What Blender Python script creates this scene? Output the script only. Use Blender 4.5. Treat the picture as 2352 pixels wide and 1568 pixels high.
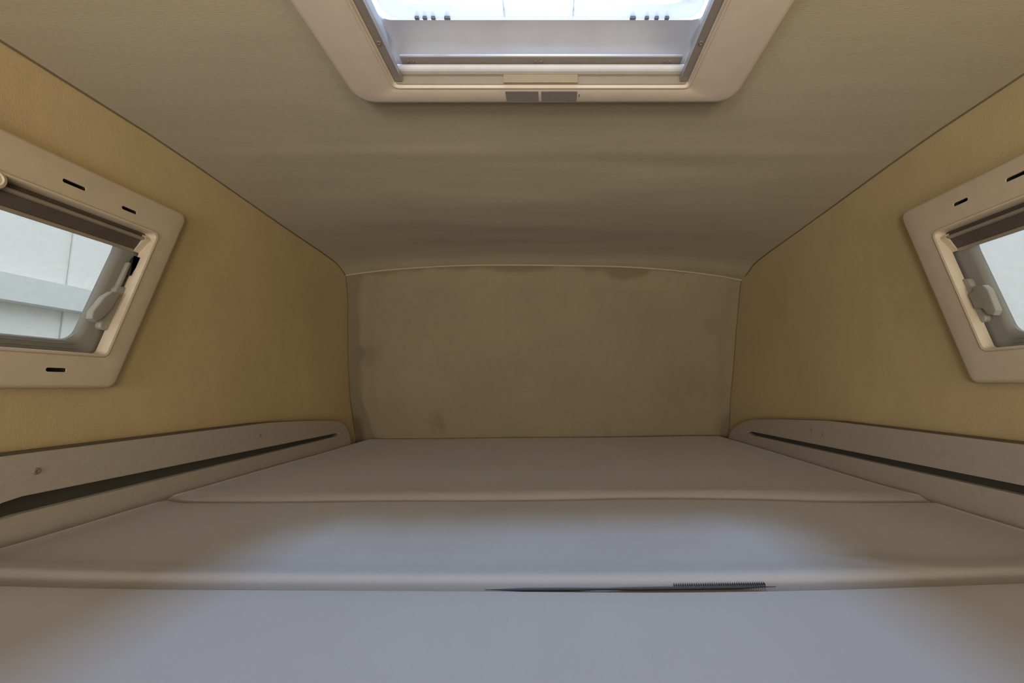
import bpy, bmesh, math, random
from mathutils import Vector, noise

S = bpy.context.scene
for o in list(bpy.data.objects):
    bpy.data.objects.remove(o)
C = S.collection
PI = math.pi

# ------------------------------------------------------------------ camera, world, lights, exposure
cam_d = bpy.data.cameras.new('camera')
cam = bpy.data.objects.new('camera', cam_d)
C.objects.link(cam)
cam.location = (0, 0, 0.40)
cam.rotation_euler = (math.radians(90 + 6.2475), 0, 0)
cam_d.sensor_width = 36.0
cam_d.lens = 950.0 / 2352.0 * 36.0
cam_d.shift_x = -(1265 - 1176) / 2352.0
cam_d.clip_start = 0.01
S.camera = cam

W = bpy.data.worlds.new('overcast_sky')
S.world = W
W.use_nodes = True
wb = W.node_tree.nodes['Background']
wb.inputs[0].default_value = (0.84, 0.92, 1.0, 1)
wb.inputs[1].default_value = 2.5

def sun(name, rot, energy, color, angle):
    d = bpy.data.lights.new(name, 'SUN')
    d.energy = energy
    d.color = color
    d.angle = math.radians(angle)
    o = bpy.data.objects.new(name, d)
    C.objects.link(o)
    o.rotation_euler = [math.radians(a) for a in rot]
    return o

def area(name, loc, rot, sx, sy, power, color):
    d = bpy.data.lights.new(name, 'AREA')
    d.shape = 'RECTANGLE'
    d.size = sx
    d.size_y = sy
    d.energy = power
    d.color = color
    o = bpy.data.objects.new(name, d)
    C.objects.link(o)
    o.location = loc
    o.rotation_euler = [math.radians(a) for a in rot]
    return o

# luminaire hanging over the roof hatch, out of frame above the dome
area('lamp_above_roof', (-0.01, 0.62, 2.48), (0, 0, 0), 0.26, 0.26, 55.0, (0.34, 0.58, 1.0))
# light of the living area behind and below the bed: added warm fill on the right, added cool fill on the left
area('living_area_warm_fill', (0.62, -1.55, 0.32), (130, 0, 26), 0.6, 0.5, 20.0, (1.0, 0.84, 0.58))
area('living_area_cool_fill', (-0.55, -1.55, 0.32), (128, 0, -18), 0.6, 0.5, 21.0, (0.97, 0.98, 1.0))
area('living_area_low_light', (0.0, -1.60, -0.45), (136, 0, 4), 1.2, 0.6, 23.0, (1.0, 0.88, 0.72))

S.view_settings.view_transform = 'Standard'
S.view_settings.look = 'None'
S.view_settings.gamma = 1.0
S.view_settings.use_curve_mapping = False
S.view_settings.exposure = 0.0

# ------------------------------------------------------------------ materials
def srgb(r, g, b):
    f = lambda c: (c / 255 / 12.92) if c / 255 <= 0.04045 else ((c / 255 + 0.055) / 1.055) ** 2.4
    return (f(r), f(g), f(b), 1)

def new_mat(name):
    m = bpy.data.materials.new(name)
    m.use_nodes = True
    nt = m.node_tree
    return m, nt, nt.nodes['Principled BSDF']

def N(nt, typ, **kw):
    n = nt.nodes.new(typ)
    for k, v in kw.items():
        if k.startswith('i_'):
            n.inputs[k[2:].replace('_', ' ')].default_value = v
        else:
            setattr(n, k, v)
    return n

def mapped(nt, scale=(1, 1, 1)):
    tc = N(nt, 'ShaderNodeTexCoord')
    mp = N(nt, 'ShaderNodeMapping')
    mp.inputs['Scale'].default_value = scale
    nt.links.new(tc.outputs['Object'], mp.inputs['Vector'])
    return mp

def plastic(name, col, rough=0.45, var=0.04, spec=0.4, bump=0.0, scale=30):
    m, nt, b = new_mat(name)
    b.inputs['Roughness'].default_value = rough
    b.inputs['Specular IOR Level'].default_value = spec
    mp = mapped(nt)
    nz = N(nt, 'ShaderNodeTexNoise', i_Scale=scale, i_Detail=4.0)
    nt.links.new(mp.outputs[0], nz.inputs['Vector'])
    rp = N(nt, 'ShaderNodeValToRGB')
    rp.color_ramp.elements[0].position = 0.3
    rp.color_ramp.elements[1].position = 0.7
    rp.color_ramp.elements[0].color = [c * (1 - var) for c in col[:3]] + [1]
    rp.color_ramp.elements[1].color = [min(1, c * (1 + var)) for c in col[:3]] + [1]
    nt.links.new(nz.outputs['Fac'], rp.inputs[0])
    nt.links.new(rp.outputs[0], b.inputs['Base Color'])
    if bump:
        bp = N(nt, 'ShaderNodeBump', i_Strength=bump, i_Distance=0.002)
        n2 = N(nt, 'ShaderNodeTexNoise', i_Scale=scale * 12, i_Detail=3.0)
        nt.links.new(mp.outputs[0], n2.inputs['Vector'])
        nt.links.new(n2.outputs['Fac'], bp.inputs['Height'])
        nt.links.new(bp.outputs[0], b.inputs['Normal'])
    return m

def fabric(name, col, stretch=(1, 1, 1), var=0.08, blotch=0.08, bump=0.2, fine=520, rough=0.95, stains=None, border=None):
    """woven lining: fine stretched fibres, soft large blotches, optional grubby patches (x,y,z,radius,strength)"""
    m, nt, b = new_mat(name)
    b.inputs['Roughness'].default_value = rough
    b.inputs['Specular IOR Level'].default_value = 0.12
    b.inputs['Sheen Weight'].default_value = 0.15
    mp = mapped(nt, stretch)
    mp2 = mapped(nt)
    nf = N(nt, 'ShaderNodeTexNoise', i_Scale=fine, i_Detail=3.0, i_Roughness=0.6)
    nt.links.new(mp.outputs[0], nf.inputs['Vector'])
    nm = N(nt, 'ShaderNodeTexNoise', i_Scale=26.0, i_Detail=5.0, i_Roughness=0.6)
    nt.links.new(mp.outputs[0], nm.inputs['Vector'])
    nl = N(nt, 'ShaderNodeTexNoise', i_Scale=2.6, i_Detail=3.0)
    nt.links.new(mp2.outputs[0], nl.inputs['Vector'])
    def scaled(src, amt):
        mr = N(nt, 'ShaderNodeMapRange')
        mr.inputs['From Min'].default_value = 0.25
        mr.inputs['From Max'].default_value = 0.75
        mr.inputs['To Min'].default_value = 1 - amt
        mr.inputs['To Max'].default_value = 1 + amt
        nt.links.new(src, mr.inputs['Value'])
        return mr.outputs[0]
    a = N(nt, 'ShaderNodeMath', operation='MULTIPLY')
    nt.links.new(scaled(nf.outputs['Fac'], var), a.inputs[0])
    nt.links.new(scaled(nl.outputs['Fac'], blotch), a.inputs[1])
    a2 = N(nt, 'ShaderNodeMath', operation='MULTIPLY')
    nt.links.new(a.outputs[0], a2.inputs[0])
    nt.links.new(scaled(nm.outputs['Fac'], var * 0.5), a2.inputs[1])
    last = a2.outputs[0]
    for (x, y, z, r, st) in (stains or []):
        tc = N(nt, 'ShaderNodeTexCoord')
        ds = N(nt, 'ShaderNodeVectorMath', operation='DISTANCE')
        nn = N(nt, 'ShaderNodeTexNoise', i_Scale=22.0, i_Detail=5.0)
        nt.links.new(tc.outputs['Object'], nn.inputs['Vector'])
        nt.links.new(tc.outputs['Object'], ds.inputs[0])
        ds.inputs[1].default_value = (x, y, z)
        ad = N(nt, 'ShaderNodeMath', operation='MULTIPLY_ADD')
        nt.links.new(nn.outputs['Fac'], ad.inputs[0])
        ad.inputs[1].default_value = r * 1.4
        nt.links.new(ds.outputs['Value'], ad.inputs[2])
        mr = N(nt, 'ShaderNodeMapRange', interpolation_type='SMOOTHSTEP')
        mr.inputs['From Min'].default_value = r * 0.75
        mr.inputs['From Max'].default_value = r * 1.7
        mr.inputs['To Min'].default_value = 1 - st
        mr.inputs['To Max'].default_value = 1
        nt.links.new(ad.outputs[0], mr.inputs['Value'])
        mu = N(nt, 'ShaderNodeMath', operation='MULTIPLY')
        nt.links.new(last, mu.inputs[0])
        nt.links.new(mr.outputs[0], mu.inputs[1])
        last = mu.outputs[0]
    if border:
        # darker margin along the left and top edges of the lining, with an uneven outline
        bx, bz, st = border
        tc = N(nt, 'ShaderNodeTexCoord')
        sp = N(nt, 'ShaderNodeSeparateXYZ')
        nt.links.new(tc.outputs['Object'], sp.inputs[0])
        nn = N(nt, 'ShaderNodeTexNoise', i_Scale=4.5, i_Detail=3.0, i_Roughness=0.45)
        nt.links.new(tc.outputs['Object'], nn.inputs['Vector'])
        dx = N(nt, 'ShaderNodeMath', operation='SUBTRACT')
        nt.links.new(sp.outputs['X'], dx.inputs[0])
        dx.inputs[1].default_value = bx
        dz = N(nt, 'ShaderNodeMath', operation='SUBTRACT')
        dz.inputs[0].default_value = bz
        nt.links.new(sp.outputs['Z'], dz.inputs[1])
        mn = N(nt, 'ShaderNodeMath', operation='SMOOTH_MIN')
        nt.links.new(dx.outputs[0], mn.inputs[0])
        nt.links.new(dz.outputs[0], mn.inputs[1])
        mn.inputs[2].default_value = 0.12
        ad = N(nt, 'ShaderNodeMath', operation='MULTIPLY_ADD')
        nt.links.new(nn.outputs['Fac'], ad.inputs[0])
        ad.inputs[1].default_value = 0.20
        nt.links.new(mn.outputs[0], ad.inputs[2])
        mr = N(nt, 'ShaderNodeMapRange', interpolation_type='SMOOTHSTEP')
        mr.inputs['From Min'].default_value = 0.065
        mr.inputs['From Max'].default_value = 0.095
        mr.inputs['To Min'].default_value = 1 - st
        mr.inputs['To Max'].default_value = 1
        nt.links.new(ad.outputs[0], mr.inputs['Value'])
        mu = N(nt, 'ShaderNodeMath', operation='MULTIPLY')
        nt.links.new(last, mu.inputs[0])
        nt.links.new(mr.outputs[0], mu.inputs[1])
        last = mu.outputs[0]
    vm = N(nt, 'ShaderNodeVectorMath', operation='SCALE')
    vm.inputs[0].default_value = col[:3]
    nt.links.new(last, vm.inputs['Scale'])
    nt.links.new(vm.outputs[0], b.inputs['Base Color'])
    bp = N(nt, 'ShaderNodeBump', i_Strength=bump, i_Distance=0.0015)
    nt.links.new(nf.outputs['Fac'], bp.inputs['Height'])
    b2 = N(nt, 'ShaderNodeBump', i_Strength=bump * 0.35, i_Distance=0.004)
    nt.links.new(nm.outputs['Fac'], b2.inputs['Height'])
    nt.links.new(bp.outputs[0], b2.inputs['Normal'])
    nt.links.new(b2.outputs[0], b.inputs['Normal'])
    return m

def glass(name, tint, gloss=0.06, rough=0.02):
    m = bpy.data.materials.new(name)
    m.use_nodes = True
    nt = m.node_tree
    nt.nodes.remove(nt.nodes['Principled BSDF'])
    out = nt.nodes['Material Output']
    tr = N(nt, 'ShaderNodeBsdfTransparent')
    tr.inputs[0].default_value = tint
    gl = N(nt, 'ShaderNodeBsdfGlossy')
    gl.inputs['Roughness'].default_value = rough
    fr = N(nt, 'ShaderNodeLayerWeight', i_Blend=0.25)
    mx = N(nt, 'ShaderNodeMixShader')
    mu = N(nt, 'ShaderNodeMath', operation='MULTIPLY_ADD')
    mu.inputs[1].default_value = gloss * 4
    mu.inputs[2].default_value = gloss * 0.5
    nt.links.new(fr.outputs['Facing'], mu.inputs[0])
    nt.links.new(mu.outputs[0], mx.inputs[0])
    nt.links.new(tr.outputs[0], mx.inputs[1])
    nt.links.new(gl.outputs[0], mx.inputs[2])
    nt.links.new(mx.outputs[0], out.inputs[0])
    return m

def translucent(name, col, clear=0.25, trans=0.45):
    """milky acrylic: lets part of the daylight through"""
    m = bpy.data.materials.new(name)
    m.use_nodes = True
    nt = m.node_tree
    b = nt.nodes['Principled BSDF']
    out = nt.nodes['Material Output']
    b.inputs['Base Color'].default_value = col
    b.inputs['Roughness'].default_value = 0.3
    tl = N(nt, 'ShaderNodeBsdfTranslucent')
    tl.inputs[0].default_value = col
    tr = N(nt, 'ShaderNodeBsdfTransparent')
    tr.inputs[0].default_value = col
    m1 = N(nt, 'ShaderNodeMixShader')
    m1.inputs[0].default_value = trans
    nt.links.new(b.outputs[0], m1.inputs[1])
    nt.links.new(tl.outputs[0], m1.inputs[2])
    m2 = N(nt, 'ShaderNodeMixShader')
    m2.inputs[0].default_value = clear
    nt.links.new(m1.outputs[0], m2.inputs[1])
    nt.links.new(tr.outputs[0], m2.inputs[2])
    nt.links.new(m2.outputs[0], out.inputs[0])
    return m

WALL = (0.54, 0.425, 0.235)
M_wall = fabric('yellow_beige_wall_lining', WALL, stretch=(1, 1, 0.35), blotch=0.06)
M_ceil = fabric('beige_ceiling_lining', (0.43, 0.375, 0.27), stretch=(0.12, 1, 1), var=0.09, blotch=0.05)
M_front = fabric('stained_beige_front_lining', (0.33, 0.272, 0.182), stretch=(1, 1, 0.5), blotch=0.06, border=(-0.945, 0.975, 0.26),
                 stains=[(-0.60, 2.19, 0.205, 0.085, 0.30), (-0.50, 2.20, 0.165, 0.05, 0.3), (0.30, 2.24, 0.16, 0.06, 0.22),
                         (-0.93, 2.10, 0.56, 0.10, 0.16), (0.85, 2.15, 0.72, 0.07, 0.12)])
M_mat = None
M_frame = plastic('cream_window_plastic', (0.61, 0.52, 0.40, 1), 0.42, 0.035, 0.4)
M_hframe = plastic('cream_hatch_plastic', (0.62, 0.53, 0.44, 1), 0.42, 0.03, 0.4)
M_lip = plastic('pale_plastic_lip', (0.62, 0.54, 0.42, 1), 0.35)
M_board = plastic('grey_laminate_board', (0.42, 0.375, 0.325, 1), 0.55, 0.04, 0.35, bump=0.25, scale=90)
M_boardcap = plastic('brown_board_edging', (0.13, 0.115, 0.085, 1), 0.7)
M_slot = plastic('dark_groove_lining', (0.055, 0.055, 0.047, 1), 0.6)
M_dark = plastic('dark_recess', (0.02, 0.016, 0.014, 1), 0.8)
M_blind = plastic('brown_grey_blind_fabric', (0.10, 0.082, 0.068, 1), 0.85, 0.08, 0.2)
M_rail = plastic('taupe_blind_rail', (0.30, 0.26, 0.20, 1), 0.4)
M_white = plastic('white_blind_rail', (0.62, 0.62, 0.64, 1), 0.25)
M_liner = plastic('white_hatch_liner', (0.25, 0.228, 0.22, 1), 0.4, 0.02)
M_guide = plastic('grey_guide_rail', (0.26, 0.23, 0.21, 1), 0.45)
M_tan = plastic('tan_blind_cassette', (0.25, 0.21, 0.16, 1), 0.5)
M_tab = plastic('amber_pull_tab', (0.28, 0.215, 0.14, 1), 0.45)
M_screw = plastic('steel_screw', (0.22, 0.18, 0.15, 1), 0.35)
M_seam = plastic('brown_seam_piping', (0.17, 0.135, 0.08, 1), 0.9)
M_welt = plastic('light_welt_piping', (0.50, 0.42, 0.29, 1), 0.8)
M_latch = plastic('putty_latch_plastic', (0.30, 0.29, 0.25, 1), 0.4)
M_glass = glass('grey_acrylic_pane', (0.93, 0.935, 0.93, 1))
M_dome = glass('clear_dome_acrylic', (0.96, 0.97, 0.98, 1))
M_rim = translucent('milky_window_rim', (0.30, 0.30, 0.27, 1), 0.06, 0.20)
M_domerim = translucent('milky_dome_rim', (0.82, 0.80, 0.80, 1), 0.12, 0.6)
M_smoke = translucent('smoky_dome_fitting', (0.27, 0.30, 0.35, 1), 0.12, 0.3)

def mattress_mat():
    m, nt, b = new_mat('ribbed_taupe_mattress_cloth')
    b.inputs['Roughness'].default_value = 0.78
    b.inputs['Specular IOR Level'].default_value = 0.25
    b.inputs['Sheen Weight'].default_value = 0.35
    b.inputs['Sheen Roughness'].default_value = 0.4
    mp = mapped(nt)
    wv = N(nt, 'ShaderNodeTexWave', i_Scale=70.0, i_Distortion=0.4, i_Detail=1.0)
    wv.bands_direction = 'X'
    nt.links.new(mp.outputs[0], wv.inputs['Vector'])
    nz = N(nt, 'ShaderNodeTexNoise', i_Scale=3.0, i_Detail=4.0)
    nt.links.new(mp.outputs[0], nz.inputs['Vector'])
    rp = N(nt, 'ShaderNodeValToRGB')
    rp.color_ramp.elements[0].position = 0.3
    rp.color_ramp.elements[1].position = 0.7
    rp.color_ramp.elements[0].color = (0.272, 0.250, 0.228, 1)
    rp.color_ramp.elements[1].color = (0.300, 0.278, 0.255, 1)
    nt.links.new(nz.outputs['Fac'], rp.inputs[0])
    nt.links.new(rp.outputs[0], b.inputs['Base Color'])
    bp = N(nt, 'ShaderNodeBump', i_Strength=0.10, i_Distance=0.001)
    nt.links.new(wv.outputs['Fac'], bp.inputs['Height'])
    nt.links.new(bp.outputs[0], b.inputs['Normal'])
    return m
M_mat = mattress_mat()

def sticker_mat():
    """grey printed label: rows of tiny illegible print"""
    m, nt, b = new_mat('grey_printed_label')
    b.inputs['Roughness'].default_value = 0.5
    mp = mapped(nt, (1, 1, 1))
    br = N(nt, 'ShaderNodeTexBrick', i_Scale=1.0)
    br.inputs['Brick Width'].default_value = 0.006
    br.inputs['Row Height'].default_value = 0.0042
    br.inputs['Mortar Size'].default_value = 0.0011
    br.inputs['Color1'].default_value = (0.15, 0.135, 0.135, 1)
    br.inputs['Color2'].default_value = (0.20, 0.18, 0.175, 1)
    br.inputs['Mortar'].default_value = (0.27, 0.24, 0.225, 1)
    nt.links.new(mp.outputs[0], br.inputs['Vector'])
    nt.links.new(br.outputs['Color'], b.inputs['Base Color'])
    return m
M_label = sticker_mat()
M_zip_gap = plastic('charcoal_zip_and_gap_shade', (0.06, 0.06, 0.065, 1), 0.6)

# ------------------------------------------------------------------ helpers
def put(name, me, mat, parent=None, smooth=False, **props):
    me.name = name
    if mat:
        me.materials.append(mat)
    if smooth:
        for p in me.polygons:
            p.use_smooth = True
    o = bpy.data.objects.new(name, me)
    C.objects.link(o)
    if parent:
        o.parent = parent
    for k, v in props.items():
        o[k] = v
    return o

def bm_obj(name, bm, mat, parent=None, smooth=False, **props):
    bmesh.ops.remove_doubles(bm, verts=bm.verts, dist=1e-6)
    bmesh.ops.recalc_face_normals(bm, faces=bm.faces)
    me = bpy.data.meshes.new(name)
    bm.to_mesh(me)
    bm.free()
    if smooth:
        o = put(name, me, mat, parent, True, **props)
        me.set_sharp_from_angle(angle=math.radians(38))
        return o
    return put(name, me, mat, parent, False, **props)

def empty(name, loc=(0, 0, 0), **props):
    o = bpy.data.objects.new(name, None)
    C.objects.link(o)
    o.location = loc
    o.empty_display_size = 0.05
    for k, v in props.items():
        o[k] = v
    return o

def rounded(corners, radii, seg=6):
    """rounded closed polygon, same number of points for any corner set"""
    n = len(corners)
    out = []
    for i in range(n):
        p0, p1, p2 = [Vector(corners[(i + k) % n]) for k in (-1, 0, 1)]
        r = radii[i] if isinstance(radii, (list, tuple)) else radii
        a, b = (p0 - p1).normalized(), (p2 - p1).normalized()
        ang = a.angle(b)
        d = r / math.tan(ang / 2)
        s, e = p1 + a * d, p1 + b * d
        for k in range(seg + 1):
            t = k / seg
            # quadratic curve is close to an arc for these corners
            out.append((s * (1 - t) ** 2 + p1 * 2 * t * (1 - t) + e * t * t))
    return out

def inset(corners, d):
    n = len(corners)
    cs = [Vector(c) for c in corners]
    area2 = sum(cs[i].x * cs[(i + 1) % n].y - cs[(i + 1) % n].x * cs[i].y for i in range(n))
    sg = 1 if area2 > 0 else -1
    ds = d if isinstance(d, (list, tuple)) else [d] * n      # per edge i -> i+1
    lines = []
    for i in range(n):
        p, q = cs[i], cs[(i + 1) % n]
        t = (q - p).normalized()
        nrm = Vector((-t.y, t.x)) * sg
        lines.append((p + nrm * ds[i], t))
    out = []
    for i in range(n):
        (p, t), (q, u) = lines[i - 1], lines[i]
        den = t.x * u.y - t.y * u.x
        if abs(den) < 1e-4:
            out.append(q)
            continue
        k = ((q.x - p.x) * u.y - (q.y - p.y) * u.x) / den
        out.append(p + t * k)
    return out

def loft(loops, closed=True, ring=True, caps=False):
    bm = bmesh.new()
    vs = [[bm.verts.new(p) for p in lp] for lp in loops]
    n = len(vs[0])
    pairs = list(zip(vs, vs[1:]))
    if ring:
        pairs.append((vs[-1], vs[0]))
    for a, b in pairs:
        for i in range(n if closed else n - 1):
            j = (i + 1) % n
            bm.faces.new((a[i], a[j], b[j], b[i]))
    if caps:
        bm.faces.new(vs[0])
        bm.faces.new(vs[-1])
    return bm

def box(bm, x0, x1, y0, y1, z0, z1):
    v = [bm.verts.new(p) for p in ((x0, y0, z0), (x1, y0, z0), (x1, y1, z0), (x0, y1, z0),
                                   (x0, y0, z1), (x1, y0, z1), (x1, y1, z1), (x0, y1, z1))]
    fs = []
    for f in ((0, 1, 2, 3), (4, 5, 6, 7), (0, 1, 5, 4), (1, 2, 6, 5), (2, 3, 7, 6), (3, 0, 4, 7)):
        fs.append(bm.faces.new([v[i] for i in f]))
    return v, fs

def box_obj(name, dims, mat, parent=None, bevel=0.0, **props):
    bm = bmesh.new()
    box(bm, *dims)
    if bevel:
        bmesh.ops.bevel(bm, geom=bm.edges[:], offset=bevel, segments=3, affect='EDGES')
    return bm_obj(name, bm, mat, parent, smooth=bool(bevel), **props)

def tube(name, pts, r, mat, parent=None, seg=8, **props):
    pts = [Vector(p) for p in pts]
    loops = []
    for i, p in enumerate(pts):
        t = (pts[min(i + 1, len(pts) - 1)] - pts[max(i - 1, 0)]).normalized()
        up = Vector((0, 0, 1)) if abs(t.z) < 0.9 else Vector((1, 0, 0))
        a = t.cross(up).normalized()
        b = t.cross(a)
        loops.append([p + (a * math.cos(k * 2 * PI / seg) + b * math.sin(k * 2 * PI / seg)) * r for k in range(seg)])
    return bm_obj(name, loft(loops, ring=False, caps=True), mat, parent, smooth=True, **props)

def plate(name, poly, d0, d1, fn, mat, parent=None, bev=0.0, **props):
    """a 2D outline given thickness d0..d1, edges rounded by bev on the d1 side; fn(p, d) -> 3D"""
    loops = [[fn(p, d0) for p in poly]]
    if bev:
        cs = [Vector(p) for p in poly]
        for k in range(0, 4):
            a = k / 3 * PI / 2
            ins = inset(cs, bev * (1 - math.cos(a))) if k else cs
            loops.append([fn(p, d1 + (d0 - d1) / abs(d0 - d1) * bev * (1 - math.sin(a))) for p in ins])
    else:
        loops.append([fn(p, d1) for p in poly])
    return bm_obj(name, loft(loops, ring=False, caps=True), mat, parent, smooth=bool(bev), **props)

def cut(o, cutters):
    """subtract the cutter meshes for good and delete them"""
    for c in cutters:
        md = o.modifiers.new('cut', 'BOOLEAN')
        md.object = c
        md.solver = 'EXACT'
    dg = bpy.context.evaluated_depsgraph_get()
    me = bpy.data.meshes.new_from_object(o.evaluated_get(dg))
    o.modifiers.clear()
    o.data = me
    for c in cutters:
        bpy.data.objects.remove(c)
    me.set_sharp_from_angle(angle=math.radians(38))

def lerp_table(t, x):
    if x <= t[0][0]:
        return t[0][1]
    for (a, b), (c, d) in zip(t, t[1:]):
        if x <= c:
            k = (x - a) / (c - a)
            return b + (d - b) * k
    return t[-1][1]

def sstep(a, b, x):
    t = max(0, min(1, (x - a) / (b - a)))
    return t * t * (3 - 2 * t)

def grid(name, us, vs, fn, mat, skip=None, **props):
    verts, faces = [], []
    nu, nv = len(us), len(vs)
    for v in vs:
        for u in us:
            verts.append(fn(u, v))
    for j in range(nv - 1):
        for i in range(nu - 1):
            if skip and skip((us[i] + us[i + 1]) / 2, (vs[j] + vs[j + 1]) / 2):
                continue
            faces.append((j * nu + i, j * nu + i + 1, (j + 1) * nu + i + 1, (j + 1) * nu + i))
    me = bpy.data.meshes.new(name)
    me.from_pydata(verts, [], faces)
    return put(name, me, mat, None, True, **props)

def span(a, b, n):
    return [a + (b - a) * i / n for i in range(n + 1)]

def nz(x, y, z=0.0):
    return noise.noise(Vector((x, y, z)))

# ------------------------------------------------------------------ the shell of the alcove
XL, XR = -1.04, 0.99
YB = -2.6

# the hatch and the windows, in metres (corner order: anticlockwise)
HATCH = [(-0.426, 0.24), (0.394, 0.24), (0.404, 0.854), (-0.428, 0.856)]
HIN = [(-0.328, 0.30), (0.288, 0.30), (0.288, 0.803), (-0.328, 0.803)]
# window outlines as (y, z): rear-bottom, front-bottom, front-top, rear-top
WL_OUT = [(0.20, 0.396), (0.971, 0.396), (1.117, 0.878), (0.346, 0.878)]
WL_IN = [(0.29, 0.472), (0.939, 0.472), (1.029, 0.790), (0.38, 0.790)]
WR_OUT = [(0.19, 0.407), (0.957, 0.407), (1.105, 0.878), (0.336, 0.878)]
WR_IN = [(0.27, 0.483), (0.916, 0.483), (1.005, 0.784), (0.36, 0.784)]

def in_quad(q, u, v, grow=0.0):
    cs = inset(q, -grow) if grow else [Vector(c) for c in q]
    for i in range(4):
        a, b = cs[i], cs[(i + 1) % 4]
        if (b.x - a.x) * (v - a.y) - (b.y - a.y) * (u - a.x) < 0:
            return False
    return True

EDGE = [(1.0, 1.050), (1.15, 1.044), (1.35, 1.032), (1.55, 1.020), (1.83, 1.006), (1.93, 0.998), (1.98, 0.988), (2.04, 0.962), (2.1, 0.95), (2.16, 0.94)]
def ceil_z(x, y):
    z = lerp_table(EDGE, y)
    cx = (x - (XL + XR) / 2) / ((XR - XL) / 2)
    arch = max(0, 1 - abs(cx) ** 3.0)
    z += 0.052 * arch * sstep(1.35, 2.0, y)
    w = sstep(0.95, 1.15, y) * arch
    z += 0.004 * nz(x * 1.6, y * 7.0, 3.1) * w + 0.002 * nz(x * 3.0, y * 16.0, 8.1) * w
    z -= 0.004 * math.exp(-((y - 1.085 - 0.02 * x * x) / 0.022) ** 2) * arch   # faint fold across the lining
    return z

LPROF = [(-0.2, 2.30), (0.13, 2.243), (0.33, 2.165), (0.53, 2.115), (0.68, 2.098), (0.86, 2.078), (0.965, 2.045), (1.06, 2.02)]
RPROF = [(-0.2, 2.42), (0.13, 2.335), (0.33, 2.297), (0.49, 2.243), (0.70, 2.185), (0.92, 2.115), (0.99, 2.080), (1.06, 2.02)]
def front_y(x, z):
    t = (x - XL) / (XR - XL)
    y = lerp_table(LPROF, z) * (1 - t) + lerp_table(RPROF, z) * t
    # the padding stands a little proud inside an uneven border
    e = 0.02 * nz(x * 5, z * 7, 1.7)
    lft = 0.13 + 0.05 * sstep(0.75, 0.95, z) + 0.03 * nz(0, z * 5, 4.2)
    pad = sstep(XL + lft - 0.05, XL + lft + 0.02, x + e) * (1 - sstep(XR - 0.10, XR - 0.03, x + e))
    top = 0.935 + 0.03 * nz(x * 2.1, 0, 9.4)
    pad *= 1 - sstep(top - 0.03, top + 0.045, z + e)
    y -= 0.012 * pad
    y += 0.004 * nz(x * 3, z * 3, 6.0)
    return y

def zx(us, z):
    return [(u, z) for u in us]

ceil_obj = grid('ceiling', span(-1.07, 1.02, 110), span(YB, 2.16, 196),
                lambda x, y: (x, y, ceil_z(x, y)), M_ceil,
                skip=lambda x, y: in_quad(inset(HATCH, 0.025), x, y), kind='structure')

def wall_side(name, X, sgn, q, ztop):
    zs = span(-1.6, -0.06, 14) + span(-0.02, 1.09, 60)
    def f(y, z):
        d = 0.003 * nz(y * 2.2, z * 2.6, 5.0 * sgn) + 0.0015 * nz(y * 7, z * 7, 2.0 * sgn)
        d *= sstep(0.0, 0.06, min(abs(z - ztop) + 0.03, 1))
        return (X + d, y, z)
    return grid(name, span(YB, 2.45, 230), zs, f, M_wall,
                skip=lambda y, z: in_quad(inset(q, 0.03), y, z), kind='structure')
wall_side('wall_left', XL, 1, WL_OUT, 1.05)
wall_side('wall_right', XR, -1, WR_OUT, 1.05)

fz = span(-0.02, 1.09, 90)
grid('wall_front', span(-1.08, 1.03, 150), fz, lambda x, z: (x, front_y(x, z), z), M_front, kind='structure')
box_obj('wall_back', (-1.08, 1.03, YB - 0.04, YB, -1.64, 1.10), M_wall, kind='structure')
box_obj('floor', (-1.06, 1.01, -0.62, 2.45, -0.04, 0.0), M_board, kind='structure')
box_obj('floor', (-1.06, 1.01, YB, -0.58, -1.64, -1.60), M_board, kind='structure')
box_obj('wall_step', (-1.06, 1.01, -0.62, -0.58, -1.60, -0.04), M_board, kind='structure')

# piping along the seams
def seam(name, X, sgn):
    pts = []
    for y in span(YB, 1.90, 60):
        pts.append((X + sgn * 0.001, y, ceil_z(X, y) - 0.0005))
    for y in span(1.92, 2.03, 8):
        pts.append((X + sgn * 0.001, y, ceil_z(X, y) - 0.0005))
    for z in span(0.955, 0.60, 14):
        pts.append((X + sgn * 0.001, front_y(X, z) - 0.0005, z))
    for z in span(0.58, 0.16, 12):
        pts.append((X + sgn * 0.001, front_y(X, z), z))
    return tube(name, pts, 0.0028, M_seam, kind='structure')
seam('trim_1', XL, 1)
seam('trim_2', XR, -1)
def top_edge(x):
    z = 1.0
    for _ in range(12):
        z = ceil_z(x, front_y(x, z))
    return Vector((x, front_y(x, z) - 0.002, z - 0.002))
tube('trim_3', [top_edge(x) for x in span(XL, XR, 60)], 0.0042, M_welt, kind='structure')

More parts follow.
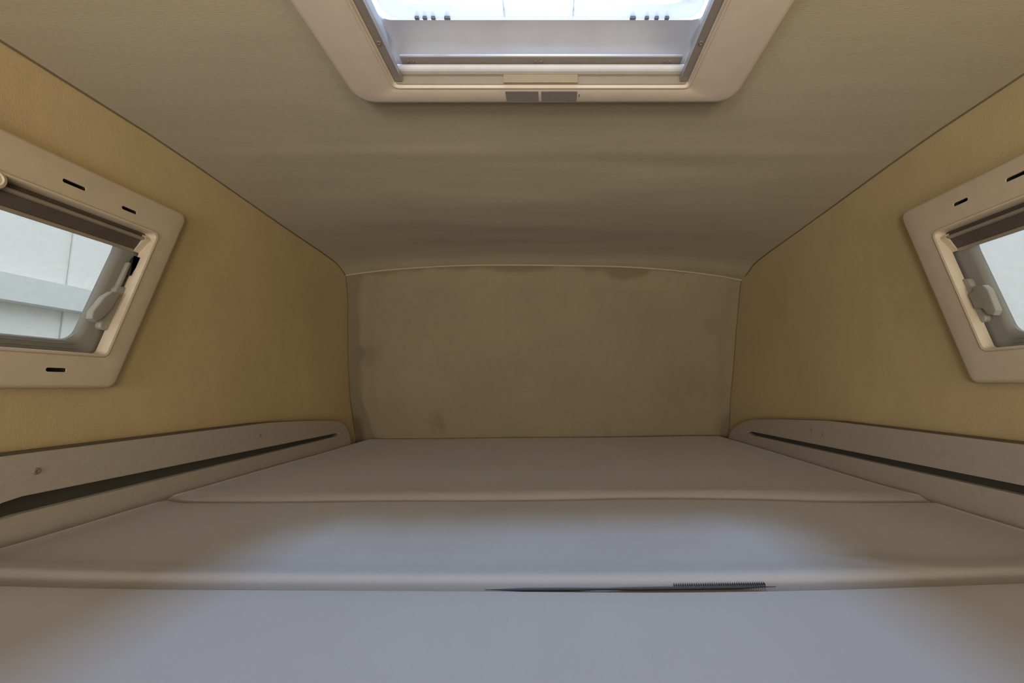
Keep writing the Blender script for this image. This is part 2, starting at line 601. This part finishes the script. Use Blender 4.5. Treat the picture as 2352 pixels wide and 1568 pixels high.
# ------------------------------------------------------------------ side windows
def window(name, X, sgn, OUT, IN, slots, latch_y, big_lever):
    """X wall plane, sgn +1 when the room lies towards +x"""
    def P(p, d):
        return Vector((X + sgn * d, p[0], p[1]))
    root = empty(name, (X, 0.65, 0.396), kind='structure')
    root_inv = root.matrix_world
    def attach(o):
        o.parent = root
        o.matrix_parent_inverse.identity()
        for v in o.data.vertices:
            v.co -= root.location
        return o
    seg = 8
    prof = [(0.0, 0.0, 0.022), (0.0, 0.014, 0.022), (0.0015, 0.020, 0.021), (0.005, 0.0245, 0.019), (0.010, 0.026, 0.016)]
    loops = []
    for ins, d, r in prof:
        loops.append([P(p, d) for p in rounded(inset(OUT, ins), r, seg)])
    # shallow step along the face as on the moulding, then the rolled inner lip
    mid = inset(IN, -0.012)
    for q, d, r in ((mid, 0.0255, 0.022), (inset(IN, -0.007), 0.025, 0.018), (inset(IN, -0.004), 0.029, 0.016), (IN, 0.028, 0.014),
                    (inset(IN, 0.002), 0.022, 0.013), (inset(IN, 0.003), 0.004, 0.012), (inset(IN, -0.006), 0.004, 0.012)):
        loops.append([P(p, d) for p in rounded(q, r, seg)])
    fr = bm_obj('window_frame', loft(loops), M_frame, smooth=True)
    cutters, liners = [], []
    for (y0, y1, z) in slots:
        q = rounded([(y0, z - 0.0042), (y1, z - 0.0042), (y1, z + 0.0042), (y0, z + 0.0042)], 0.004, 4)
        cutters.append(bm_obj('slot', loft([[P(p, 0.006) for p in q], [P(p, 0.04) for p in q]], ring=False, caps=True), None))
        q2 = rounded([(y0 - 0.0003, z - 0.0045), (y1 + 0.0003, z - 0.0045), (y1 + 0.0003, z + 0.0045), (y0 - 0.0003, z + 0.0045)], 0.004, 4)
        liners.append(bm_obj('slot_recess', loft([[P(p, 0.002) for p in q2], [P(p, 0.0235) for p in q2], [P(p, 0.0235) for p in rounded(inset([(y0, z - 0.0042), (y1, z - 0.0042), (y1, z + 0.0042), (y0, z + 0.0042)], 0.001), 0.003, 4)],
                                                [P(p, 0.010) for p in rounded(inset([(y0, z - 0.0042), (y1, z - 0.0042), (y1, z + 0.0042), (y0, z + 0.0042)], 0.001), 0.003, 4)]], ring=False, caps=True), M_dark))
    cut(fr, cutters)
    attach(fr)
    for l in liners:
        attach(l)
    # milky hollow rim of the hinged acrylic pane
    rim_o, rim_i = inset(IN, -0.012), inset(IN, [0.030, 0.042, 0.02, 0.03])
    lp = []
    for q, d, r in ((rim_o, -0.018, 0.02), (rim_o, -0.004, 0.02), (inset(rim_o, 0.012), -0.002, 0.02), (inset(rim_i, -0.010), -0.002, 0.035),
                    (inset(rim_i, -0.004), -0.006, 0.036), (rim_i, -0.012, 0.037), (rim_i, -0.020, 0.037)):
        lp.append([P(p, d) for p in rounded(q, r, seg)])
    attach(bm_obj('pane_rim', loft(lp), M_rim, smooth=True))
    # bright double line along the sill of the pane
    for k, (ins, rr) in enumerate(((0.012, 0.0022), (0.020, 0.0016))):
        q = inset(IN, ins)
        attach(tube('rim_bead', [P((q[0].x + 0.02, q[0].y), -0.001), P((q[1].x - 0.025, q[1].y), -0.001)], rr, M_rim))
    q = rounded(inset(IN, -0.004), 0.02, seg)
    attach(bm_obj('window_pane', loft([[P(p, -0.014) for p in q], [P(p, -0.018) for p in q]], ring=False, caps=True), M_glass))
    q = rounded(inset(IN, -0.010), 0.02, seg)
    attach(bm_obj('outer_pane', loft([[P(p, -0.060) for p in q], [P(p, -0.063) for p in q]], ring=False, caps=True), M_glass))
    q0 = inset(IN, -0.016)
    attach(bm_obj('rubber_seal', loft([[P(p, d) for p in rounded(qq, 0.02, seg)] for qq, d in
                  ((inset(q0, -0.02), -0.005), (inset(q0, -0.02), -0.066), (q0, -0.066), (q0, -0.005))]), M_dark, smooth=True))
    # blind cassette along the top
    zt, rk = IN[2][1], (IN[2][0] - IN[1][0]) / (IN[2][1] - IN[1][1])
    yf = lambda z: IN[2][0] - rk * (IN[2][1] - z)
    yr = lambda z: IN[3][0] - rk * (IN[2][1] - z)
    def bar(nm, cs, mat, y_in=0.004):
        """cross-section cs = [(depth, z)...] run along the window"""
        lp = [[Vector((X + sgn * d, yr(z) + y_in, z)) for d, z in cs], [Vector((X + sgn * d, yf(z) - y_in, z)) for d, z in cs]]
        return attach(bm_obj(nm, loft(lp, ring=False, caps=True), mat))
    bar('blind_housing', [(0.006, zt - 0.001), (0.000, zt - 0.001), (-0.001, zt - 0.050), (0.0005, zt - 0.054), (0.004, zt - 0.046), (0.009, zt - 0.026), (0.012, zt - 0.018), (0.008, zt - 0.015)], M_blind, 0.010)
    bar('blind_rail', [(0.012, zt - 0.0150), (0.017, zt - 0.0165), (0.0185, zt - 0.0195), (0.017, zt - 0.0225), (0.012, zt - 0.024), (0.009, zt - 0.0195)], M_rail, 0.016)
    bar('blind_hem', [(0.004, zt - 0.0505), (0.003, zt - 0.0555), (0.001, zt - 0.058), (0.0, zt - 0.056), (0.001, zt - 0.050)], M_rail, 0.014)
    for nm, ya in (('end_cap', -1), ('end_cap', 1)):
        yy = (lambda z: yf(z) - 0.016) if ya < 0 else (lambda z: yr(z) + 0.004)
        cs = [(0.004, zt - 0.006), (0.016, zt - 0.012), (0.020, zt - 0.020), (0.014, zt - 0.030), (0.004, zt - 0.056), (0.0, zt - 0.05), (0.0, zt - 0.006)]
        lp = [[Vector((X + sgn * d, yy(z), z)) for d, z in cs], [Vector((X + sgn * d, yy(z) + 0.013, z)) for d, z in cs]]
        attach(bm_obj(nm, loft(lp, ring=False, caps=True), M_lip))
    # round blind catch at mid-length
    yc = (yf(zt) + yr(zt)) / 2 + 0.01
    c = Vector((yc, zt - 0.012))
    circ = lambda r: [c + Vector((math.cos(a) * r, math.sin(a) * r)) for a in span(0, 2 * PI, 24)[:-1]]
    lp = [[P(p, d) for p in circ(r)] for r, d in ((0.021, 0.0), (0.021, 0.024), (0.019, 0.028), (0.014, 0.0295), (0.012, 0.0275), (0.002, 0.0270))]
    attach(bm_obj('blind_catch', loft(lp, ring=False, caps=True), M_lip, smooth=True))
    # latch: a base on the rim, a paddle lever and a thin arm
    ly, lz = latch_y
    sk = lambda a, z: (ly + a + rk * (z - lz), z)
    base = rounded([sk(-0.014, lz - 0.055), sk(0.020, lz - 0.055), sk(0.020, lz + 0.055), sk(-0.014, lz + 0.055)], 0.012, 5)
    b = plate('latch_base', base, -0.004, 0.010, P, M_latch, None, 0.004)
    attach(b)
    if big_lever:
        lev = [sk(-0.012, lz - 0.010), sk(-0.020, lz - 0.028), sk(-0.030, lz - 0.040), sk(-0.042, lz - 0.034), sk(-0.046, lz - 0.018), sk(-0.036, lz + 0.020), sk(-0.024, lz + 0.036), sk(-0.006, lz + 0.036)]
    else:
        lev = [sk(-0.006, lz - 0.022), sk(-0.022, lz - 0.024), sk(-0.026, lz - 0.040), sk(-0.038, lz - 0.044), sk(-0.048, lz - 0.034), sk(-0.050, lz + 0.016), sk(-0.044, lz + 0.028), sk(-0.026, lz + 0.030), sk(-0.018, lz + 0.018), sk(-0.006, lz + 0.014)]
    lev = [Vector(p) for p in lev][::-1]
    attach(plate('latch_lever', lev, 0.004, 0.018, P, M_latch, None, 0.0025))
    if big_lever:
        arm = rounded([sk(-0.012, lz + 0.02), sk(-0.004, lz + 0.02), sk(-0.002, lz + 0.118), sk(-0.010, lz + 0.118)], 0.003, 3)
        attach(plate('latch_arm', arm, -0.001, 0.008, P, M_latch, None, 0.002))
        q = rounded([sk(-0.003, lz + 0.085), sk(0.004, lz + 0.085), sk(0.004, lz + 0.135), sk(0.0, lz + 0.135)], 0.003, 3)
        attach(plate('hinge_catch', q, -0.002, 0.012, P, M_dark, None, 0.001))
    return root

window('window_1', XL, 1, WL_OUT, WL_IN,
       [(0.818, 0.862, 0.8275), (0.938, 0.974, 0.8225), (0.832, 0.868, 0.4345), (0.58, 0.616, 0.4345), (0.46, 0.50, 0.8275)], (0.962, 0.585), True)
window('window_2', XR, -1, WR_OUT, WR_IN,
       [(0.795, 0.835, 0.834), (0.915, 0.950, 0.832), (0.800, 0.842, 0.449), (0.55, 0.59, 0.449), (0.44, 0.48, 0.834)], (0.948, 0.600), False)

# ------------------------------------------------------------------ roof hatch
def HP(p, z):
    return Vector((p[0], p[1], z))
hatch = empty('roof_hatch', (0, 0, 0), label='cream framed roof hatch with clear dome in the middle of the beige ceiling', category='roof hatch')
loops = []
for ins, z, r in ((0.0, 1.062, 0.045), (0.0, 1.036, 0.045), (0.002, 1.027, 0.044), (0.007, 1.0215, 0.041), (0.014, 1.020, 0.036)):
    loops.append([HP(p, z) for p in rounded(inset(HATCH, ins), r, 8)])
for q, z, r in ((inset(HIN, [-0.04, -0.03, -0.012, -0.03]), 1.0205, 0.02), (inset(HIN, -0.004), 1.0245, 0.014), (inset(HIN, -0.002), 1.0215, 0.013), (HIN, 1.022, 0.012),
                (inset(HIN, 0.001), 1.028, 0.012), (inset(HIN, 0.001), 1.034, 0.012), (inset(HIN, -0.012), 1.034, 0.012), (inset(HIN, -0.012), 1.062, 0.012)):
    loops.append([HP(p, z) for p in rounded(q, r, 8)])
bm_obj('hatch_frame', loft(loops), M_hframe, hatch, smooth=True)
# side guides of the blind
for xs in (-1, 1):
    x0 = -0.3275 if xs < 0 else 0.2875
    a, b = sorted((x0 + xs * 0.002, x0 - xs * 0.0185))
    box_obj('side_guide', (a, b, 0.305, 0.797, 1.032, 1.044), M_guide, hatch)
    tube('guide_bead', [(x0 - xs * 0.001, 0.305, 1.030), (x0 - xs * 0.001, 0.797, 1.030)], 0.0022, M_lip, hatch)
    for yy in (0.700, 0.40):
        cx = x0 - xs * 0.010
        lps = [[Vector((cx + math.cos(k) * 0.0042 * r, yy + math.sin(k) * 0.0042 * r, 1.0325 - d)) for k in span(0, 2 * PI, 16)[:-1]]
               for r, d in ((1, 0), (1, 0.0016), (0.75, 0.0026), (0.35, 0.0012))]
        bm_obj('guide_screw', loft(lps, ring=False, caps=True), M_screw, hatch, smooth=True)
# blind cassettes at the front and rear of the opening
def cassette(y, s):
    """s = -1 at the front (faces the rear), +1 at the rear"""
    def run(nm, cs, mat, x0=-0.326, x1=0.2865):
        lp = [[Vector((x, y + s * d, z)) for d, z in cs] for x in (x0, x1)]
        return bm_obj(nm, loft(lp, ring=False, caps=True), mat, hatch)
    run('blind_cassette', [(-0.008, 1.028), (0.0, 1.028), (0.002, 1.044), (0.006, 1.046), (0.006, 1.050), (-0.008, 1.050)], M_tan)
    arc = [(0.004 + 0.010 * math.cos(a), 1.0585 + 0.0075 * math.sin(a)) for a in span(-PI / 2, PI / 2, 8)]
    o = run('blind_rail', [(-0.008, 1.051)] + arc + [(-0.008, 1.066)], M_white)
    o['label'] = 'glossy white rail'
    run('blind_track', [(-0.004, 1.0665), (0.026, 1.0670), (0.027, 1.069), (0.024, 1.075), (-0.004, 1.083)], M_guide, -0.308, 0.269)
    for x in (-0.288, -0.025, 0.240):
        for dx in (-0.0055, 0.0055):
            lps = [[Vector((x + dx + math.cos(k) * 0.0026 * r, y + s * 0.016 + math.sin(k) * 0.0026 * r, 1.0672 - d)) for k in span(0, 2 * PI, 12)[:-1]] for r, d in ((1, 0), (1, 0.002), (0.6, 0.003))]
            bm_obj('track_screw', loft(lps, ring=False, caps=True), M_screw, hatch, smooth=True)
    if s < 0:
        t = run('pull_tab', [(0.0005, 1.0285), (0.004, 1.0285), (0.0062, 1.045), (0.003, 1.045)], M_tab, -0.098, 0.056)
        t['label'] = 'amber pull tab'
cassette(0.800, -1)
cassette(0.303, 1)
# white liner up to the dome, with a step half way
lp = []
for q, z, r in ((inset(HIN, [0.0, -0.004, 0.0, -0.004]), 1.064, 0.012), (inset(HIN, [0.004, -0.004, 0.004, -0.004]), 1.084, 0.014), (inset(HIN, [0, -0.012, -0.004, -0.012]), 1.129, 0.02),
                (inset(HIN, [0, -0.013, -0.008, -0.013]), 1.131, 0.022), (inset(HIN, [0, -0.015, -0.009, -0.015]), 1.135, 0.022), (inset(HIN, [-.003, -0.040, -0.004, -0.040]), 1.182, 0.03), (inset(HIN, [-.02, -0.05, -0.008, -0.05]), 1.186, 0.03),
                (inset(HIN, -0.07), 1.186, 0.03), (inset(HIN, -0.07), 1.06, 0.03)):
    lp.append([HP(p, z) for p in rounded(q, r, 8)])
bm_obj('hatch_liner', loft(lp, ring=False), M_liner, hatch, smooth=True)
# dome: milky rim, clear inner and outer skins
RIM = inset(HIN, [-0.01, -0.030, -0.012, -0.030])
lp = []
for q, z, r in ((RIM, 1.1970, 0.04), (RIM, 1.1910, 0.04), (inset(RIM, 0.006), 1.1890, 0.045), (inset(RIM, 0.020), 1.1890, 0.05), (inset(RIM, 0.026), 1.1930, 0.055), (inset(RIM, 0.026), 1.2010, 0.055), (inset(RIM, 0.01), 1.2050, 0.05)):
    lp.append([HP(p, z) for p in rounded(q, r, 10)])
bm_obj('dome_rim', loft(lp), M_domerim, hatch, smooth=True)
q = rounded(inset(RIM, 0.02), 0.05, 10)
lp = [[HP(p, 1.1990) for p in q], [HP(p, 1.2020) for p in q]]
bm_obj('inner_dome_pane', loft(lp, ring=False, caps=True), M_dome, hatch)
OUTD = inset(HIN, -0.065)
lp = []
for ins, z, r in ((0.0, 1.1860, 0.04), (0.0, 1.2150, 0.04), (0.012, 1.2400, 0.045), (0.04, 1.2550, 0.05), (0.12, 1.2630, 0.06), (0.22, 1.2650, 0.03)):
    lp.append([HP(p, z) for p in rounded(inset(OUTD, ins), r, 8)])
bm_obj('dome_shell', loft(lp, ring=False, caps=False), M_dome, hatch, smooth=True)
# embossed inner rectangle, ribs, little posts and fittings of the dome
q = rounded(inset(RIM, [0.06, 0.05, 0.042, 0.05]), 0.045, 10)
tube('dome_bead', [HP(p, 1.2110) for p in q] + [HP(q[0], 1.2110)], 0.0012, M_domerim, hatch, seg=6)
for x in (-0.099, 0.048):
    box_obj('dome_rib', (x - 0.0012, x + 0.0012, 0.34, 0.806, 1.1905, 1.1950), M_domerim, hatch)
for x, w in ((-0.287, .0028), (-0.270, .0028), (-0.252, .0028), (-0.222, .004), (0.176, .004), (0.206, .0028), (0.227, .0028), (0.249, .0028)):
    bm = bmesh.new()
    v, _ = box(bm, x - w, x + w, 0.804, 0.812, 1.1840, 1.1990)
    for k in (0, 1, 2, 3):
        v[k].co.x += (v[k].co.x - x) * 0.6
    bm_obj('dome_post', bm, M_smoke, hatch)
for (x0, x1, y0, y1) in ((0.235, 0.288, 0.715, 0.770), (-0.212, -0.198, 0.715, 0.775), (-0.158, -0.108, 0.715, 0.748), (-0.022, -0.002, 0.715, 0.760), (0.07, 0.12, 0.715, 0.742)):
    q = rounded([(x0, y0), (x1, y0), (x1, y1), (x0, y1)], 0.006, 4)
    plate('dome_fitting', q, 1.2290, 1.2170, HP, M_smoke, hatch, 0.003)
# printed labels on the frame
for nm, (x0, x1) in (('warning_label', (-0.096, -0.0265)), ('warning_label', (-0.020, 0.056))):
    o = box_obj(nm, (x0, x1, 0.8105, 0.8405, 1.0190, 1.0203), M_label, hatch)
    o['label'] = 'small grey printed label'
box_obj('label_mark', (0.0600, 0.0612, 0.820, 0.828, 1.0194, 1.0204), M_dark, hatch)

# ------------------------------------------------------------------ side boards with their groove
def board(name, X, sgn, outline, slot, screws, label):
    """X = inner face, sgn +1 when the room is towards +x"""
    def P(p, d):
        return Vector((X + sgn * d, p[0], p[1]))
    root = empty(name, (0, 0, 0), label=label, category='side board')
    b = bm_obj('board_panel', loft([[P(p, -0.018) for p in outline], [P(p, -0.0015) for p in outline], [P(p, 0.0) for p in inset(outline, 0.0015)]], ring=False, caps=True), M_board)
    c = bm_obj('cutter', loft([[P(p, -0.05) for p in slot], [P(p, 0.02) for p in slot]], ring=False, caps=True), None)
    cut(b, [c])
    b.parent = root
    # groove lining behind the cut-out
    big = inset(slot, -0.006)
    bm_obj('groove_lining', loft([[P(p, -0.030) for p in big], [P(p, -0.0185) for p in big]], ring=False, caps=True), M_slot, root)
    # padded edging between board and wall
    full = [Vector(p) for p in outline]
    cap = [p for p in full if p.y > 0.12]
    cap = sorted(cap, key=lambda p: p.x)
    dep = abs(X - (XL if sgn > 0 else XR))
    lo = []
    for p in cap:
        x0, x1 = X - sgn * 0.002, X - sgn * (dep - 0.004)
        lo.append([Vector((x0, p.x, p.y - 0.0005)), Vector((x0 - sgn * 0.012, p.x, p.y + 0.001)), Vector((x1, p.x, p.y)), Vector((x1, p.x, p.y - 0.02)), Vector((x0 - sgn * 0.018, p.x, p.y - 0.02))])
    bm_obj('edge_capping', loft(lo, ring=False, caps=True), M_boardcap, root)
    for (y, z, r) in screws:
        lps = [[P((y + math.cos(k) * r * q, z + math.sin(k) * r * q), d) for k in span(0, 2 * PI, 18)[:-1]] for q, d in ((1, -0.001), (1, 0.0012), (0.8, 0.0024), (0.45, 0.0026), (0.35, 0.0010))]
        bm_obj('screw', loft(lps, ring=False, caps=True), M_screw, root, smooth=True)
    return root

def V(*pts):
    return [Vector(p) for p in pts]
lo = V((-0.9, 0.005), (2.06, 0.005), (2.055, 0.10), (2.042, 0.155), (2.015, 0.195), (1.975, 0.225), (1.93, 0.241), (1.885, 0.249), (1.75, 0.260), (1.60, 0.270), (1.451, 0.277), (0.746, 0.277), (-0.9, 0.277))
ls = V((0.715, 0.125), (0.740, 0.152), (0.757, 0.164), (0.780, 0.1685), (1.90, 0.1765), (1.938, 0.186), (1.936, 0.191), (1.90, 0.1915), (0.785, 0.2005), (0.757, 0.196), (0.735, 0.184), (0.700, 0.150), (0.690, 0.125))
board('side_board', -0.970, 1, lo, ls, [(0.802, 0.242, 0.0065), (1.405, 0.238, 0.0045), (1.52, 0.243, 0.003), (0.1, 0.242, 0.0065)],
      'grey side board with dark groove along the left wall, below the left window')
ro = V((-0.9, 0.005), (2.215, 0.005), (2.205, 0.10), (2.195, 0.140), (2.150, 0.180), (2.085, 0.212), (2.02, 0.233), (1.95, 0.247), (1.877, 0.255), (1.70, 0.270), (1.404, 0.287), (0.826, 0.287), (-0.9, 0.287))
rs = V((-0.70, 0.188), (0.836, 0.188), (1.93, 0.1785), (1.985, 0.188), (1.985, 0.192), (1.93, 0.1955), (0.834, 0.208), (-0.70, 0.212))
board('side_board', 0.925, -1, ro, rs, [(1.432, 0.240, 0.004), (1.49, 0.250, 0.0045), (0.2, 0.245, 0.0065)],
      'grey side board with dark groove along the right wall, below the right window')

# ------------------------------------------------------------------ the three bed cushions
def cushion(name, y0, y1, x0, x1, ztop, r_near, r_far, bend, relief, label, seed, zb=0.0):
    """y0 near edge (towards camera), y1 far edge; bend(x) shifts y; relief(x, y) lifts the top"""
    prof = [(y0 + 0.004, zb)]
    prof.append((y0, zb + 0.03))
    prof.append((y0 - 0.001, ztop - r_near * 1.1))
    for k in range(1, 9):
        a = k / 8 * PI / 2
        prof.append((y0 + r_near * (1 - math.cos(a)), ztop - r_near * (1 - math.sin(a))))
    for k in range(1, 28):
        prof.append((y0 + r_near + (y1 - r_far - y0 - r_near) * k / 28, ztop))
    for k in range(0, 9):
        a = k / 8 * PI / 2
        prof.append((y1 - r_far * (1 - math.sin(a)), ztop - r_far * (1 - math.cos(a))))
    prof.append((y1, zb))
    xs = [x0 + 0.0005, x0 + 0.001] + span(x0 + 0.004, x1 - 0.004, 90) + [x1 - 0.001, x1 - 0.0005]
    rs = 0.030
    lps = []
    for i, x in enumerate(xs):
        e = min(x - x0, x1 - x)
        drop = rs * (1 - math.sqrt(max(0, 1 - (1 - min(1, e / rs)) ** 2)))
        lp = []
        for (y, z) in prof:
            h = max(0, (z - zb) / (ztop - zb))
            zz = z - drop * h + relief(x, y) * h ** 2
            lp.append(Vector((x, y + bend(x, y), zz)))
        lps.append(lp)
    o = bm_obj(name, loft(lps, ring=False, caps=True), M_mat, smooth=True, label=label, category='mattress')
    for p in o.data.polygons:
        p.use_smooth = True
    return o

def tilt(x):
    return 0.008 * sstep(-1, 1, x / 0.95)

XC0, XC1 = -0.967, 0.922
cushion('mattress', 1.040, 2.225, XC0, XC1, 0.130, 0.036, 0.03,
        lambda x, y: (-0.03 * sstep(0.4, 0.95, x)) * (1 - sstep(1.1, 1.6, y)) + (0.05 * (x - XC0) / 1.9) * sstep(1.4, 2.2, y),
        lambda x, y: tilt(x) + 0.004 * nz(x * 2, y * 2, 1.0) + 0.006 * math.exp(-((y - 1.070) / 0.045) ** 2) * (1 - 0.8 * sstep(0.35, 0.75, -x)) * (1 - 0.7 * sstep(0.5, 0.9, x)),
        'farthest taupe bed cushion, against the front wall', 1)
mid_cushion = cushion('mattress', 0.600, 1.036, XC0, XC1, 0.124, 0.026, 0.012,
        lambda x, y: (0.022 * (x / 0.75) ** 2 - 0.004) * (1 - sstep(0.6, 0.95, y)) - 0.03 * sstep(0.4, 0.95, x) * sstep(0.7, 1.0, y),
        lambda x, y: tilt(x) + 0.004 * nz(x * 2.2, y * 3, 5.0) + 0.006 * math.exp(-((x - XC0 - 0.045) / 0.02) ** 2) + 0.007 * math.exp(-((y - 0.625) / 0.03) ** 2) + 0.005 * math.exp(-(((x - 0.47) * 0.4 + (y - 0.672)) / 0.012) ** 2) * math.exp(-((x - 0.50) / 0.07) ** 2),
        'middle taupe bed cushion, between the dark gap and the farthest cushion', 2)
cushion('mattress', -0.50, 0.590, XC0, XC1, 0.128, 0.03, 0.012,
        lambda x, y: (0.022 * (x / 0.75) ** 2 - 0.004 - 0.003 * math.exp(-((x - 0.12) / 0.17) ** 2)) * sstep(0.2, 0.55, y),
        lambda x, y: tilt(x) + 0.004 * nz(x * 1.6, y * 2, 9.0),
        'nearest bluish-lit bed cushion, along the bottom of the picture', 3)

# dark zip strip, also painting the gap's shade along the middle cushion's near edge, its teeth showing at the right end
def zip_y(x):
    return 0.5995 + 0.022 * (x / 0.75) ** 2
zl = []
for i, x in enumerate(span(-0.09, 0.31, 60)):
    r = 0.0024 * (0.2 + 0.8 * sstep(-0.09, -0.03, x) * (1 - sstep(0.25, 0.31, x)) * (1 - 0.45 * math.exp(-((x - 0.07) / 0.03) ** 2)))
    zl.append([Vector((x, zip_y(x) + math.sin(k * PI / 4) * r, 0.1205 + tilt(x) + math.cos(k * PI / 4) * r)) for k in range(8)])
zp = bm_obj('zip', loft(zl, ring=False, caps=True), M_zip_gap, mid_cushion, smooth=True)
zp['label'] = 'dark zip with painted gap shade'
bm = bmesh.new()
for x in span(0.17, 0.295, 40):
    z0 = 0.1218 + tilt(x)
    box(bm, x - 0.0005, x + 0.0005, zip_y(x) - 0.001, zip_y(x) + 0.004, z0, z0 + 0.0032)
bm_obj('zip_teeth', bm, M_zip_gap, mid_cushion, kind='stuff')

# ------------------------------------------------------------------ outside the windows
M_out = plastic('pale_building_cladding', (0.72, 0.71, 0.67, 1), 0.8, 0.03)
M_ledge = plastic('grey_building_ledge', (0.60, 0.61, 0.59, 1), 0.8, 0.03)
M_ground = plastic('grey_ground', (0.30, 0.31, 0.31, 1), 0.9)
def building(X, sgn, label, ledges, boards):
    root = empty('building', (X, 1.5, -2.2), label=label, category='building')
    def bx(nm, a, b, y0, y1, z0, z1, m):
        bm = bmesh.new()
        xa, xb = sorted((X + sgn * a, X + sgn * b))
        box(bm, xa, xb, y0, y1, z0, z1)
        o = bm_obj(nm, bm, m)
        for v in o.data.vertices:
            v.co -= root.location
        o.parent = root
    for i, (y0, y1, p) in enumerate(boards):
        bx('cladding_panel', -0.2, p, y0, y1, -2.2, 3.2, M_out)
    bx('backing', -0.30, -0.2, -1.5, 10.5, -2.2, 3.2, M_ledge)
    for z0, z1, p in ledges:
        bx('ledge', -0.2, p - 0.15, -1.5, 9.0, z0, z1, M_ledge)
    return root
building(-3.4, 1, 'pale panelled wall with grey ledge outside the left window', [(0.95, 1.12, 0.10)],
         [(-1.5 + 0.9 * i, -0.603 + 0.9 * i, -0.19 + 0.012 * (i % 2)) for i in range(12)])
building(3.6, -1, 'pale greenish wall outside the right window', [(-0.2, -0.05, 0.06)],
         [(-1.5 + 1.3 * i, -0.206 + 1.3 * i, -0.19 + 0.01 * (i % 2)) for i in range(9)])
box_obj('ground', (-12, 12, -10, 14, -2.3, -2.2), M_ground, kind='structure')
